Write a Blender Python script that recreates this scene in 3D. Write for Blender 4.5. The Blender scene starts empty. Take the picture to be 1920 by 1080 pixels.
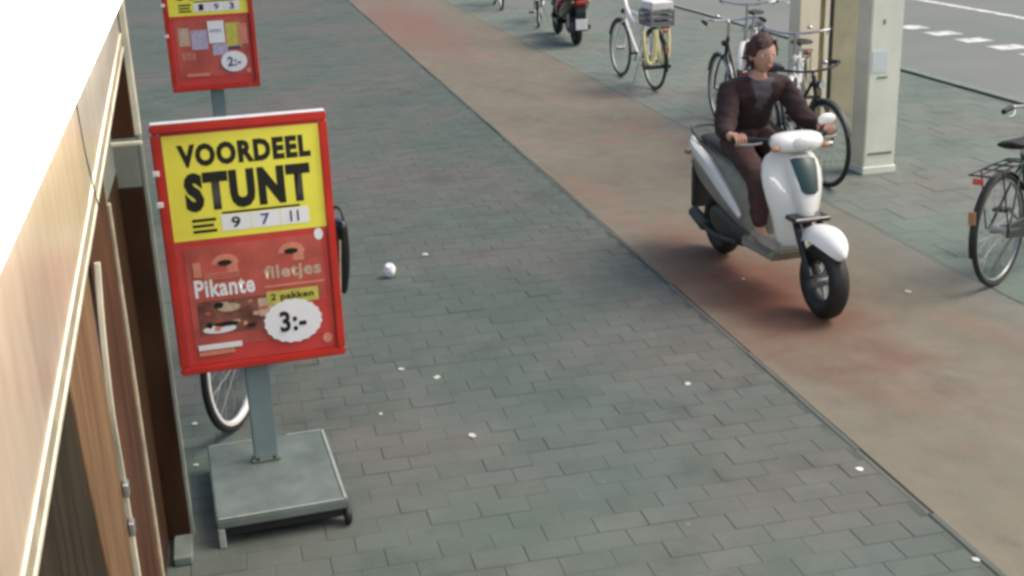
import bpy, bmesh, math, random
from mathutils import Vector, Matrix, noise
R = math.radians
random.seed(7)
scene = bpy.context.scene
col = scene.collection

# ------------------------------------------------------------------ camera
cam_d = bpy.data.cameras.new('camera')
cam = bpy.data.objects.new('camera', cam_d)
col.objects.link(cam)
scene.camera = cam
cam_d.sensor_width = 36.0
cam_d.lens = 43.2
cam_d.clip_start = 0.05
cam_d.clip_end = 600
_dn = Vector((241, -6647, -2304)).normalized()
_up = -_dn
_Y = Vector((-579, 778, -2304)); _Y = (_Y - _Y.dot(_up) * _up).normalized()
_X = _Y.cross(_up)
m = Matrix((_X, _Y, _up))                       # rows: world axes seen from the camera
cam.matrix_world = Matrix.Translation((0, 0, 2.54)) @ m.to_4x4()

# ------------------------------------------------------------------ sky, sun, exposure
SUN_EL, SUN_AZ = R(52), R(100)                   # azimuth measured from +Y towards +X
w = bpy.data.worlds.new('World'); scene.world = w; w.use_nodes = True
nt = w.node_tree
sky = nt.nodes.new('ShaderNodeTexSky'); sky.sky_type = 'NISHITA'
sky.sun_disc = False; sky.sun_elevation = SUN_EL; sky.sun_rotation = SUN_AZ
sky.air_density = 1.0; sky.dust_density = 6.0; sky.ozone_density = 0.6
bg = nt.nodes['Background']; bg.inputs['Strength'].default_value = 0.135
nt.links.new(sky.outputs['Color'], bg.inputs['Color'])
sd = bpy.data.lights.new('sun', 'SUN'); sd.energy = 0.9; sd.angle = R(28); sd.color = (1.0, 0.95, 0.86)
sun = bpy.data.objects.new('sun', sd); col.objects.link(sun)
sv = Vector((math.sin(SUN_AZ) * math.cos(SUN_EL), math.cos(SUN_AZ) * math.cos(SUN_EL), math.sin(SUN_EL)))
sun.rotation_euler = sv.to_track_quat('Z', 'Y').to_euler()
scene.view_settings.view_transform = 'Standard'
scene.view_settings.look = 'None'
scene.view_settings.gamma = 1
scene.view_settings.use_curve_mapping = False
scene.view_settings.exposure = 0.47
scene.cycles.pixel_filter_type = 'BLACKMAN_HARRIS'
scene.cycles.filter_width = 3.1

# ------------------------------------------------------------------ materials
def lin(r, g, b):
    f = lambda c: (c / 255 / 12.92) if c / 255 <= 0.04045 else ((c / 255 + 0.055) / 1.055) ** 2.4
    return (f(r), f(g), f(b), 1)

class NT:
    def __init__(s, mat): s.t = mat.node_tree; s.b = s.t.nodes['Principled BSDF']
    def n(s, k, **kw):
        x = s.t.nodes.new(k)
        for a, v in kw.items():
            if hasattr(x, a): setattr(x, a, v)
        return x
    def l(s, a, b): s.t.links.new(a, b)
    def mix(s, fac, a, b, mode='MIX'):
        x = s.n('ShaderNodeMix', data_type='RGBA', blend_type=mode)
        for i, v in ((0, fac), (6, a), (7, b)):
            if hasattr(v, 'links') or hasattr(v, 'is_linked'): s.l(v, x.inputs[i])
            else: x.inputs[i].default_value = v
        return x.outputs[2]
    def noise(s, vec, sc, det=3, rough=.55):
        x = s.n('ShaderNodeTexNoise'); x.inputs['Scale'].default_value = sc
        x.inputs['Detail'].default_value = det; x.inputs['Roughness'].default_value = rough
        if vec: s.l(vec, x.inputs['Vector'])
        return x.outputs['Fac']
    def ramp(s, f, stops):
        x = s.n('ShaderNodeValToRGB'); e = x.color_ramp.elements
        while len(e) > 1: e.remove(e[-1])
        e[0].position, e[0].color = stops[0]
        for p, c in stops[1:]:
            k = e.new(p); k.color = c
        s.l(f, x.inputs[0]); return x.outputs[0]
    def bump(s, h, strength=.2, dist=.01):
        x = s.n('ShaderNodeBump'); x.inputs['Strength'].default_value = strength
        x.inputs['Distance'].default_value = dist; s.l(h, x.inputs['Height'])
        s.l(x.outputs[0], s.b.inputs['Normal'])

def new(name):
    mt = bpy.data.materials.new(name); mt.use_nodes = True
    return mt, NT(mt)
def coords(k, world=False, scale=None):
    if world: v = k.n('ShaderNodeNewGeometry').outputs['Position']
    else: v = k.n('ShaderNodeTexCoord').outputs['Object']
    if scale:
        mp = k.n('ShaderNodeMapping'); mp.inputs['Scale'].default_value = scale
        k.l(v, mp.inputs['Vector']); v = mp.outputs[0]
    return v
def sc4(c, f): return (c[0] * f, c[1] * f, c[2] * f, 1)
def plain(name, c, rough=.5, metal=0.0, var=.18, sc=9, bump=.08, coat=0, spec=.5):
    """paint / plastic / metal with grime mottling and fine relief"""
    mt, k = new(name); v = coords(k)
    n1 = k.noise(v, sc, 5, .6)
    c1 = k.ramp(n1, [(.3, sc4(c, 1 - var)), (.7, sc4(c, 1 + var * .5))])
    k.l(c1, k.b.inputs['Base Color'])
    k.b.inputs['Roughness'].default_value = rough; k.b.inputs['Metallic'].default_value = metal
    k.b.inputs['Coat Weight'].default_value = coat; k.b.inputs['Specular IOR Level'].default_value = spec
    if bump: k.bump(k.noise(v, sc * 12, 3), bump, .004)
    return mt

def M_paver(name, a, b, c):
    mt, k = new(name)
    oi = k.n('ShaderNodeObjectInfo').outputs['Random']
    g = k.n('ShaderNodeNewGeometry')
    isl = k.n('ShaderNodeTexWhiteNoise'); isl.noise_dimensions = '2D'
    add = k.n('ShaderNodeCombineXYZ'); k.l(oi, add.inputs[0]); k.l(g.outputs['Random Per Island'], add.inputs[1])
    k.l(add.outputs[0], isl.inputs['Vector'])
    v = g.outputs['Position']
    big = k.noise(v, .55, 3, .6)
    base = k.ramp(big, [(.38, a), (.5, b), (.60, c)])
    dk = k.ramp(k.noise(v, 1.4, 6, .7), [(.54, (1, 1, 1, 1)), (.70, (.70, .72, .71, 1))])
    base = k.mix(1.0, base, dk, 'MULTIPLY')
    tile = k.ramp(isl.outputs['Value'], [(0, (.90, .91, .90, 1)), (1, (1.06, 1.05, 1.06, 1))])
    base = k.mix(.75, base, tile, 'MULTIPLY')
    mid = k.ramp(k.noise(v, 4.5, 5, .65), [(.3, (.82, .84, .82, 1)), (.7, (1.1, 1.09, 1.1, 1))])
    base = k.mix(.8, base, mid, 'MULTIPLY')
    fine = k.ramp(k.noise(v, 90, 3, .7), [(.25, (.82, .82, .82, 1)), (.75, (1.14, 1.14, 1.14, 1))])
    base = k.mix(.7, base, fine, 'MULTIPLY')
    vo = k.n('ShaderNodeTexVoronoi'); vo.inputs['Scale'].default_value = 3.1; k.l(v, vo.inputs['Vector'])
    spot = k.ramp(vo.outputs['Distance'], [(0, (1, 1, 1, 1)), (.035, (1, 1, 1, 1)), (.05, (0, 0, 0, 1))])
    base = k.mix(spot, base, sc4(b, 1.35))       # old trodden gum
    k.l(base, k.b.inputs['Base Color'])
    k.b.inputs['Roughness'].default_value = .8; k.b.inputs['Specular IOR Level'].default_value = .35
    k.bump(k.noise(v, 120, 3, .7), .35, .003)
    return mt

PAV = M_paver('paver_concrete', (.088, .120, .103, 1), (.106, .125, .111, 1), (.124, .125, .114, 1))
PAV2 = M_paver('paver_concrete_pale', (.148, .190, .160, 1), (.165, .200, .174, 1), (.180, .190, .170, 1))
JOINT = plain('joint_sand', (.098, .112, .097, 1), .95, var=.35, sc=3, bump=.3, spec=.2)
DIRT = plain('dark_dirt', (.028, .030, .022, 1), .95, var=.5, sc=6, bump=.4, spec=.2)

def M_path():
    mt, k = new('red_asphalt'); v = coords(k, True)
    big = k.noise(coords(k, True, (1.3, .55, 1)), .9, 3, .6)
    base = k.ramp(big, [(.28, (.225, .178, .142, 1)), (.42, (.192, .174, .132, 1)), (.56, (.172, .160, .120, 1)), (.70, (.220, .152, .115, 1))])
    # rust red worn stain along the left half of the path where the scooter rides
    sx = k.n('ShaderNodeSeparateXYZ'); k.l(v, sx.inputs[0])
    def gauss(cx, cy, wx, wy):
        a = k.n('ShaderNodeMath', operation='SUBTRACT'); k.l(sx.outputs[0], a.inputs[0]); a.inputs[1].default_value = cx
        b = k.n('ShaderNodeMath', operation='SUBTRACT'); k.l(sx.outputs[1], b.inputs[0]); b.inputs[1].default_value = cy
        a2 = k.n('ShaderNodeMath', operation='MULTIPLY'); k.l(a.outputs[0], a2.inputs[0]); a2.inputs[1].default_value = 1 / wx
        b2 = k.n('ShaderNodeMath', operation='MULTIPLY'); k.l(b.outputs[0], b2.inputs[0]); b2.inputs[1].default_value = 1 / wy
        c = k.n('ShaderNodeCombineXYZ'); k.l(a2.outputs[0], c.inputs[0]); k.l(b2.outputs[0], c.inputs[1])
        ln = k.n('ShaderNodeVectorMath', operation='LENGTH'); k.l(c.outputs[0], ln.inputs[0])
        wob = k.n('ShaderNodeMath', operation='MULTIPLY_ADD'); k.l(k.noise(v, 2.2, 4, .6), wob.inputs[0]); wob.inputs[1].default_value = 1.0
        wob.inputs[2].default_value = -.5
        s = k.n('ShaderNodeMath', operation='ADD'); k.l(ln.outputs['Value'], s.inputs[0]); k.l(wob.outputs[0], s.inputs[1])
        return k.ramp(s.outputs[0], [(.1, (1, 1, 1, 1)), (.95, (0, 0, 0, 1))])
    dk = k.ramp(k.noise(coords(k, True, (1, .6, 1)), 1.7, 6, .7), [(.56, (1, 1, 1, 1)), (.70, (.74, .76, .76, 1))])
    base = k.mix(1.0, base, dk, 'MULTIPLY')
    base = k.mix(gauss(3.05, 6.5, .75, 1.9), base, (.165, .068, .042, 1))
    base = k.mix(gauss(3.1, 21.0, 1.1, 6.0), base, (.215, .125, .098, 1))
    base = k.mix(gauss(4.45, 6.5, .55, 9), base, (.175, .182, .158, 1))
    mid = k.ramp(k.noise(v, 5, 5, .65), [(.3, (.84, .84, .84, 1)), (.7, (1.1, 1.1, 1.1, 1))])
    base = k.mix(.8, base, mid, 'MULTIPLY')
    fine = k.ramp(k.noise(v, 130, 3, .8), [(.25, (.70, .70, .70, 1)), (.75, (1.28, 1.28, 1.28, 1))])
    base = k.mix(.9, base, fine, 'MULTIPLY')
    k.l(base, k.b.inputs['Base Color'])
    k.b.inputs['Roughness'].default_value = .82; k.b.inputs['Specular IOR Level'].default_value = .35
    k.bump(k.noise(v, 160, 3, .8), .4, .004)
    return mt
PATH = M_path()

def M_road():
    mt, k = new('grey_asphalt'); v = coords(k, True)
    base = k.ramp(k.noise(v, .4, 3), [(.3, (.155, .185, .165, 1)), (.7, (.20, .208, .198, 1))])
    fine = k.ramp(k.noise(v, 60, 4, .8), [(.25, (.8, .8, .8, 1)), (.75, (1.2, 1.2, 1.2, 1))])
    base = k.mix(.7, base, fine, 'MULTIPLY')
    k.l(base, k.b.inputs['Base Color']); k.b.inputs['Roughness'].default_value = .8
    k.bump(k.noise(v, 90, 3, .8), .4, .004)
    return mt
ROAD = M_road()

def M_mark():
    mt, k = new('worn_white_paint'); v = coords(k, True)
    c = k.ramp(k.noise(v, 7, 6, .75), [(.38, (.30, .32, .30, 1)), (.5, (.66, .68, .64, 1)), (.6, (.78, .79, .75, 1))])
    k.l(c, k.b.inputs['Base Color']); k.b.inputs['Roughness'].default_value = .6
    return mt
MARK = M_mark()

def M_wood(name, a, b, rough=.3, coat=.4, sc=(3.0, 8.0, .9)):
    mt, k = new(name); v = coords(k, False, sc)
    g1 = k.noise(v, 2.2, 6, .62)
    wv = k.n('ShaderNodeTexWave'); wv.inputs['Scale'].default_value = .55; wv.inputs['Distortion'].default_value = 6
    wv.inputs['Detail'].default_value = 3; wv.bands_direction = 'Y'; k.l(v, wv.inputs['Vector'])
    base = k.ramp(g1, [(.3, a), (.7, b)])
    gr = k.ramp(wv.outputs['Fac'], [(0, (.86, .84, .82, 1)), (1, (1.08, 1.06, 1.05, 1))])
    base = k.mix(.3, base, gr, 'MULTIPLY')
    blot = k.ramp(k.noise(coords(k), 2.6, 5, .6), [(.32, (.68, .68, .66, 1)), (.68, (1.14, 1.12, 1.08, 1))])
    base = k.mix(.7, base, blot, 'MULTIPLY')
    k.l(base, k.b.inputs['Base Color']); k.b.inputs['Roughness'].default_value = rough
    k.b.inputs['Coat Weight'].default_value = coat; k.b.inputs['Coat Roughness'].default_value = .25
    k.b.inputs['Specular IOR Level'].default_value = .15 if coat < .2 else .5
    k.bump(g1, .1, .004)
    return mt
W_TAN = M_wood('veneer_tan', (.60, .45, .33, 1), (.70, .58, .44, 1), .28, .5)
W_GREY = M_wood('veneer_greyed', (.46, .42, .34, 1), (.58, .53, .43, 1), .3, .4)
W_BROWN = M_wood('wood_brown', (.15, .080, .040, 1), (.30, .18, .095, 1), .5, .05)
W_RED = M_wood('wood_red_brown', (.048, .020, .011, 1), (.120, .052, .026, 1), .55, .0)
W_DARK = M_wood('wood_dark', (.022, .011, .006, 1), (.055, .027, .013, 1), 0.6, .0)
CREAM = plain('cream_edging', (.66, .62, .48, 1), .4, var=.25, sc=8)
RAWEDGE = plain('raw_board_edge', (.44, .38, .27, 1), .6, var=.35, sc=12)
GREYP = plain('grey_profile', (.22, .24, .21, 1), .45, var=.25, sc=6)
BLACK = plain('black_rubber', (.012, .014, .013, 1), .6, var=.3, sc=20)
BLACKG = plain('black_gloss', (.010, .012, .013, 1), .25, var=.2, coat=.3)
DGREY = plain('dark_grey_plastic', (.045, .055, .050, 1), .5, var=.3)
OLIVE = plain('olive_grey_plastic', (.26, .26, .215, 1), .4, var=.25)
WHITEP = plain('white_paint', (.78, .79, .76, 1), .3, var=.1, sc=5, coat=.4)
WHITEM = plain('white_plastic', (.80, .80, .78, 1), .45, var=.08)
CREAMP = plain('cream_plastic', (.76, .72, .36, 1), .45, var=.15)
CHROME = plain('chrome', (.6, .6, .6, 1), .25, metal=1, var=.15)
ALU = plain('aluminium', (.42, .44, .43, 1), .4, metal=.8, var=.15)
STEEL = plain('blue_grey_steel', (.20, .27, .28, 1), .45, metal=.1, var=.18, sc=6)
SLAB = plain('weathered_grey_slab', (.135, .168, .152, 1), .6, var=.3, sc=7, bump=.2)
SLABE = plain('pale_slab_edge', (.30, .34, .31, 1), .6, var=.25, sc=14, bump=.2)
RED = plain('red_enamel', (.52, .028, .018, 1), .3, var=.18, sc=7, coat=.4)
REDP = plain('printed_red', (.56, .055, .048, 1), .45, var=.1, sc=7, bump=0)
BROWNP = plain('printed_brown_red', (.52, .105, .080, 1), .45, var=.3, sc=7, bump=0)
PINKP = plain('printed_pink', (.66, .25, .17, 1), .45, var=.15, sc=20, bump=0)
MEAT = plain('printed_meat', (.22, .085, .06, 1), .45, var=.6, sc=18, bump=0)
BEIGEP = plain('printed_beige', (.55, .42, .30, 1), .45, var=.25, sc=30, bump=0)
YEL = plain('printed_yellow', (.86, .80, .085, 1), .45, var=.08, sc=5, bump=0)
YEL2 = plain('printed_dull_yellow', (.55, .52, .10, 1), .45, var=.2, sc=20, bump=0)
BLK = plain('printed_black', (.010, .010, .006, 1), .5, var=.1, bump=0)
WHT = plain('printed_white', (.80, .82, .84, 1), .45, var=.05, bump=0)
LILAC = plain('printed_lilac', (.45, .42, .58, 1), .45, var=.25, sc=40, bump=0)
NAVY = plain('printed_navy', (.08, .06, .20, 1), .45, var=.1, bump=0)
BGREEN = plain('dark_green_paint', (.020, .050, .040, 1), .35, var=.2, coat=.3)
BTEAL = plain('dark_teal_plastic', (.012, .045, .045, 1), .3, var=.2)
REFL = plain('red_reflector', (.45, .03, .02, 1), .2, var=.1, coat=.5)
AMBER = plain('amber_reflector', (.38, .20, .11, 1), .3, var=.1)
CRATE = plain('grey_crate_plastic', (.22, .22, .23, 1), .5, var=.15)
PILL = plain('pillar_paint', (.84, .86, .72, 1), .6, var=.10, sc=3, bump=.1)
PILL2 = plain('pillar_cream_paint', (.90, .80, .60, 1), .6, var=.12, sc=3, bump=.1)
PILLP = plain('pillar_panel_paint', (.74, .80, .78, 1), .5, var=.06, sc=3, bump=.05)
OLIVEP = plain('olive_paint', (.26, .23, .11, 1), .55, var=.3, sc=4)
JACK = plain('jacket_cloth', (.030, .014, .015, 1), .85, var=.35, sc=14, bump=.3)
TOP = plain('grey_cloth', (.075, .075, .085, 1), .85, var=.2, sc=14, bump=.3)
TROU = plain('trouser_cloth', (.060, .028, .026, 1), .85, var=.35, sc=14, bump=.3)
SKIN = plain('skin', (.50, .28, .20, 1), .5, var=.12, sc=12)
HAIR = plain('dark_auburn_hair', (.055, .018, .014, 1), .6, var=.4, sc=40, bump=.4)
SHOE = plain('shoe_leather', (.30, .27, .22, 1), .5, var=.2)
EYEW = plain('eye_white', (.7, .7, .68, 1), .2, var=.02, bump=0)
EYED = plain('eye_dark', (.03, .02, .015, 1), .2, var=.02, bump=0)
LIP = plain('lip', (.40, .13, .11, 1), .5, var=.1, bump=0)
PAPER = plain('white_paper', (.82, .83, .82, 1), .7, var=.06)
SCRAP = plain('pale_scrap', (.55, .56, .50, 1), .8, var=.2)
GLASSL = plain('lamp_lens', (.62, .66, .66, 1), .12, var=.08, coat=.6)

def M_glare():  # glow of the added box that makes the white glare
    mt, k = new('white_glare_glow')
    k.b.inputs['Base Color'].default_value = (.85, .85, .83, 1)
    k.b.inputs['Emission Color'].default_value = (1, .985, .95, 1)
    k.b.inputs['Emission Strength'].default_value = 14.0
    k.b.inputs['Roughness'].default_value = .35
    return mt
LIT = M_glare()

# ------------------------------------------------------------------ mesh helpers
class MB:
    def __init__(s): s.v = []; s.f = []
    def add(s, vs, fs):
        o = len(s.v); s.v += [Vector(p) for p in vs]; s.f += [tuple(i + o for i in f) for f in fs]; return s
    def box(s, x0, x1, y0, y1, z0, z1, M=None):
        vs = [Vector((x, y, z)) for x in (x0, x1) for y in (y0, y1) for z in (z0, z1)]
        if M: vs = [M @ p for p in vs]
        return s.add(vs, [(0, 1, 3, 2), (4, 6, 7, 5), (0, 4, 5, 1), (2, 3, 7, 6), (0, 2, 6, 4), (1, 5, 7, 3)])
    def prism(s, pts, axis, a, b):
        """outline pts in the two other axes, extruded along axis from a to b"""
        def mk(p, t):
            if axis == 'x': return Vector((t, p[0], p[1]))
            if axis == 'y': return Vector((p[0], t, p[1]))
            return Vector((p[0], p[1], t))
        n = len(pts)
        vs = [mk(p, a) for p in pts] + [mk(p, b) for p in pts]
        fs = [tuple(range(n))[::-1], tuple(range(n, 2 * n))]
        fs += [(i, (i + 1) % n, n + (i + 1) % n, n + i) for i in range(n)]
        return s.add(vs, fs)
    def loft(s, rings, cap=True, closed=True):
        n = len(rings[0]); vs = [p for r in rings for p in r]; fs = []
        for i in range(len(rings) - 1):
            for j in range(n if closed else n - 1):
                a, b = i * n + j, i * n + (j + 1) % n
                fs.append((a, b, b + n, a + n))
        if cap and closed:
            fs.append(tuple(range(n))[::-1]); fs.append(tuple(range((len(rings) - 1) * n, len(rings) * n)))
        return s.add(vs, fs)
    def tube(s, pts, r, n=8, cap=True, flat=1.0):
        pts = [Vector(p) for p in pts]; k = len(pts)
        rr = r if isinstance(r, (list, tuple)) else [r] * k
        rings = []; ref = None
        for i, p in enumerate(pts):
            t = (pts[min(i + 1, k - 1)] - pts[max(i - 1, 0)]).normalized()
            if ref is None:
                ref = Vector((0, 0, 1)) if abs(t.z) < .9 else Vector((1, 0, 0))
            u = (ref - ref.dot(t) * t).normalized(); v = t.cross(u); ref = u
            rings.append([p + (u * math.cos(a) + v * math.sin(a) * flat) * rr[i] for a in [2 * math.pi * j / n for j in range(n)]])
        return s.loft(rings, cap)
    def torus(s, c, ax, R_, r, n=40, m_=8, a0=0, a1=360, sq=1.0):
        c = Vector(c); ax = Vector(ax).normalized()
        u = ax.orthogonal().normalized() if abs(ax.y) < .99 else Vector((1, 0, 0)); v = ax.cross(u)
        full = abs(a1 - a0) >= 360; rings = []
        for i in range(n + (0 if full else 1)):
            a = R(a0 + (a1 - a0) * i / n); d = u * math.cos(a) + v * math.sin(a)
            rings.append([c + d * (R_ + r * math.cos(b)) + ax * (r * sq * math.sin(b)) for b in [2 * math.pi * j / m_ for j in range(m_)]])
        if full: rings.append(rings[0])
        return s.loft(rings, not full)
    def ell(s, c, rx, ry, rz, n=14, m_=9, M=None):
        c = Vector(c); vs = []; fs = []
        for i in range(m_ + 1):
            ph = math.pi * i / m_
            for j in range(n):
                th = 2 * math.pi * j / n
                p = Vector((rx * math.sin(ph) * math.cos(th), ry * math.sin(ph) * math.sin(th), rz * math.cos(ph)))
                vs.append(c + (M @ p if M else p))
        for i in range(m_):
            for j in range(n):
                fs.append((i * n + j, (i + 1) * n + j, (i + 1) * n + (j + 1) % n, i * n + (j + 1) % n))
        return s.add(vs, fs)
    def mesh(s, name, mat, smooth=False, bevel=0, seg=1):
        me = bpy.data.meshes.new(name)
        me.from_pydata([tuple(p) for p in s.v], [], s.f)
        bm = bmesh.new(); bm.from_mesh(me)
        bmesh.ops.remove_doubles(bm, verts=bm.verts, dist=1e-6)
        bmesh.ops.dissolve_degenerate(bm, dist=1e-7, edges=bm.edges)
        bmesh.ops.recalc_face_normals(bm, faces=bm.faces)
        if bevel:
            es = [e for e in bm.edges if len(e.link_faces) == 2 and e.calc_face_angle(0) > .6]
            bmesh.ops.bevel(bm, geom=es, offset=bevel, segments=seg, affect='EDGES', clamp_overlap=True)
        bm.to_mesh(me); bm.free()
        me.materials.append(mat)
        if smooth:
            me.polygons.foreach_set('use_smooth', [True] * len(me.polygons))
            try: me.set_sharp_from_angle(angle=R(40))
            except Exception: pass
        return me
    def build(s, name, mat, parent=None, smooth=False, bevel=0, seg=1, subd=0):
        o = bpy.data.objects.new(name, s.mesh(name, mat, smooth, bevel, seg)); col.objects.link(o)
        if parent: o.parent = parent
        if subd:
            md = o.modifiers.new('subdivision', 'SUBSURF'); md.levels = subd; md.render_levels = subd
        return o

def tag(o, label=None, cat=None, group=None, kind=None):
    if label: o['label'] = label
    if cat: o['category'] = cat
    if group: o['group'] = group
    if kind: o['kind'] = kind
    return o
def empty(name, loc, rz=0, label=None, cat=None, group=None):
    o = bpy.data.objects.new(name, None); col.objects.link(o); o.empty_display_size = .1
    o.location = loc; o.rotation_euler = (0, 0, rz)
    return tag(o, label, cat, group)
def copy_tree(o, parent=None):
    c = o.copy(); col.objects.link(c)
    if parent: c.parent = parent
    for ch in list(KIDS.get(o.name, [])): pass
    for ch in [x for x in bpy.data.objects if x.parent == o]: copy_tree(ch, c)
    return c
KIDS = {}
def spline(pts, k=6):
    pts = [Vector(p) for p in pts]; out = []
    for i in range(len(pts) - 1):
        p0, p1, p2, p3 = pts[max(i - 1, 0)], pts[i], pts[i + 1], pts[min(i + 2, len(pts) - 1)]
        for j in range(k):
            t = j / k
            out.append(.5 * ((2 * p1) + (-p0 + p2) * t + (2 * p0 - 5 * p1 + 4 * p2 - p3) * t * t + (-p0 + 3 * p1 - 3 * p2 + p3) * t ** 3))
    out.append(pts[-1]); return out

# ------------------------------------------------------------------ the setting
g = MB().box(-150, 200, -60, 350, -.6, -.125).build('ground', JOINT); tag(g, kind='structure')
pavement = MB().box(-14, 2.562, -4, 60, -.12, -.0026).build('pavement', JOINT); tag(pavement, kind='structure')
path = MB()
for i in range(70):
    pass
path.box(2.595, 4.36, -4, 90, -.12, .0)
path = path.build('cycle_path', PATH); tag(path, kind='structure')
gut = MB().box(2.5625, 2.5945, -4, 60, -.12, -.022).build('path_joint', DIRT, path)
sidepav = MB().box(4.3605, 7.90, -4, 60, -.12, -.0026).build('side_pavement', JOINT); tag(sidepav, kind='structure')
road = MB().box(8.141, 24, -10, 160, -.124, -.11).build('road', ROAD); tag(road, kind='structure')
kerb = MB().box(7.9005, 7.999, -4, 60, -.12, -.02).build('kerb', DIRT); tag(kerb, kind='structure')

def one_tile(x0, x1, y0, y1, h=.0, ch=.0024, gap=.0014):
    """paver with chamfered top, local to its centre"""
    cx, cy = (x0 + x1) / 2, (y0 + y1) / 2; a, b = (x1 - x0) / 2 - gap, (y1 - y0) / 2 - gap
    vs = [(sx * a, sy * b, -.03) for sx, sy in ((-1, -1), (1, -1), (1, 1), (-1, 1))]
    vs += [(sx * a, sy * b, -ch * .7) for sx, sy in ((-1, -1), (1, -1), (1, 1), (-1, 1))]
    vs += [(sx * (a - ch), sy * (b - ch), 0) for sx, sy in ((-1, -1), (1, -1), (1, 1), (-1, 1))]
    fs = [(8, 9, 10, 11)]
    for k in (0, 4):
        for j in range(4): fs.append((k + j, k + (j + 1) % 4, k + 4 + (j + 1) % 4, k + 4 + j))
    return vs, fs
cam_inv = cam.matrix_world.inverted()
def vis(x, y, mx=.06):
    p = cam_inv @ Vector((x, y, 0))
    if p.z > -.1: return None
    u, v = 1.2 * p.x / -p.z, 1.2 * p.y / -p.z
    return -p.z if abs(u) < .5 + mx and abs(v) < .28125 + mx else None
def lay(parent, name, X0, X1, Y0, Y1, S, mat, wob=.0012, SY=None):
    SY = SY or S
    tiles = []; r = 0; y = Y0
    while y < Y1:
        x = X0 - (S / 2 if r % 2 else 0)
        while x < X1 - .01:
            a, b = max(x, X0), min(x + S, X1)
            if b - a > .04: tiles.append((a, b, y, y + SY))
            x += S
        y += SY; r += 1
    seen = [(vis((t[0] + t[1]) / 2, (t[2] + t[3]) / 2), t) for t in tiles]
    near = sorted([q for q in seen if q[0] and q[1][0] > -.45], key=lambda q: q[0])
    one = set(id(q[1]) for q in near[:290]); cache = {}
    rest = MB()
    for t in tiles:
        cx, cy = (t[0] + t[1]) / 2, (t[2] + t[3]) / 2
        dz = max(-.0014, min(.003, random.gauss(0, wob))); tx, ty = random.gauss(0, .0022), random.gauss(0, .0022); rz = random.gauss(0, .003)
        key = (round(t[1] - t[0], 3))
        if id(t) in one:
            if key not in cache:
                vs, fs = one_tile(t[0], t[1], t[2], t[3]); me = MB().add(vs, fs).mesh(name, mat); cache[key] = me
            o = bpy.data.objects.new(name, cache[key]); col.objects.link(o); o.parent = parent
            o.location = (cx, cy, dz); o.rotation_euler = (tx, ty, rz)
        else:
            vs, fs = one_tile(t[0], t[1], t[2], t[3])
            Mx = Matrix.Translation((cx, cy, dz)) @ Matrix.Rotation(tx, 4, 'X') @ Matrix.Rotation(ty, 4, 'Y') @ Matrix.Rotation(rz, 4, 'Z')
            rest.add([Mx @ Vector(v) for v in vs], fs)
    o = rest.build(name, mat, parent); tag(o, kind='stuff')
lay(pavement, 'paver', -2.35, 2.552, 2.6, 30, .212, PAV, .0010, .128)
lay(sidepav, 'paver', 4.38, 7.90, 3.5, 32, .3, PAV2, .001)
# narrow edging stones between the pavers and the cycle path, and on its far side
def stones(parent, name, x0, x1, Y0, Y1, L, mat, top=0.0, jx=.002, depth=.1, lim=280):
    y = Y0; meshes = {}
    vs, fs = [], []
    a, b = (x1 - x0) / 2, L / 2 - .003
    me = MB().box(-a, a, -b, b, -depth, 0).mesh(name, mat, bevel=.004)
    while y < Y1:
        o = bpy.data.objects.new(name, me); col.objects.link(o); o.parent = parent
        o.location = ((x0 + x1) / 2 + random.gauss(0, jx), y + L / 2, top + random.gauss(0, .001))
        o.rotation_euler = (0, random.gauss(0, .01), random.gauss(0, .004)); y += L
stones(path, 'edging_stone', 2.568, 2.596, 1.5, 40, .6, PAV, .001, .0062)
stones(path, 'edging_stone', 4.350, 4.377, 3.0, 40, .5, PATH, .001, .001)
KERBM = plain('kerb_concrete', (.20, .235, .205, 1), .75, var=.2, sc=5, bump=.3)
stones(kerb, 'kerb_stone', 8.0, 8.13, 6, 46, 1.0, KERBM, .002, .002, .13)
GUT = MB().box(8.1405, 8.30, -4, 60, -.118, -.106).build('gutter', DIRT, road)
mk = []
for i in range(26):
    y0 = 6.9 + i * .8
    ww = random.uniform(.36, .46)
    MB().box(10.32 + random.uniform(-.02, .02), 10.32 + ww, y0, y0 + random.uniform(.32, .42), -.112, -.1055).build('marking_block', MARK, road)
MB().box(12.48, 12.64, 5, 120, -.112, -.1055).build('marking_line', MARK, road)

# ------------------------------------------------------------------ timber shopfront on the left
shop = empty('timber_shopfront', (0, 0, 0), 0, 'brown timber shopfront panels with cream edging and an added glowing box for the white glare, at the left edge', 'shopfront')
XW = -.33
def board(name, y0, y1, z0, z1, x0, x1, mat, bev=.003):
    return MB().box(x0, x1, y0, y1, z0, z1).build(name, mat, shop, bevel=bev)
board('carcass', .2, 4.50, 0.02, 2.66, -1.5, -.45, W_DARK)
W_CAVITY = M_wood('wood_cavity_shade', (.016, .013, .008, 1), (.060, .045, .026, 1), .55, .0)  # dark tone stands in for the shade inside a cavity
tag(MB().prism([(.25, .03), (2.44, .03), (2.30, 1.05), (2.20, 1.42), (2.12, 1.90), (.25, 1.90)], 'x', -.449, XW - .003).build('panel', W_CAVITY, shop, bevel=.003), 'board toned dark olive brown as the shade of a cavity, nearest the camera')
tag(MB().prism([(2.446, .03), (2.630, .03), (2.630, 1.97), (2.126, 1.97), (2.126, 1.90), (2.206, 1.42), (2.306, 1.05)], 'x', -.449, XW).build('panel', W_BROWN, shop, bevel=.003), 'glossy mid brown board widening upwards')
tag(board('panel', 2.72, 3.235, .03, 2.12, -.449, XW - .004, W_RED), 'red brown panel between the cream edge and the thin grey edge')
tag(board('panel', 3.262, 3.93, .03, 2.12, -.449, -.425, W_DARK), 'dark panel')
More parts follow.
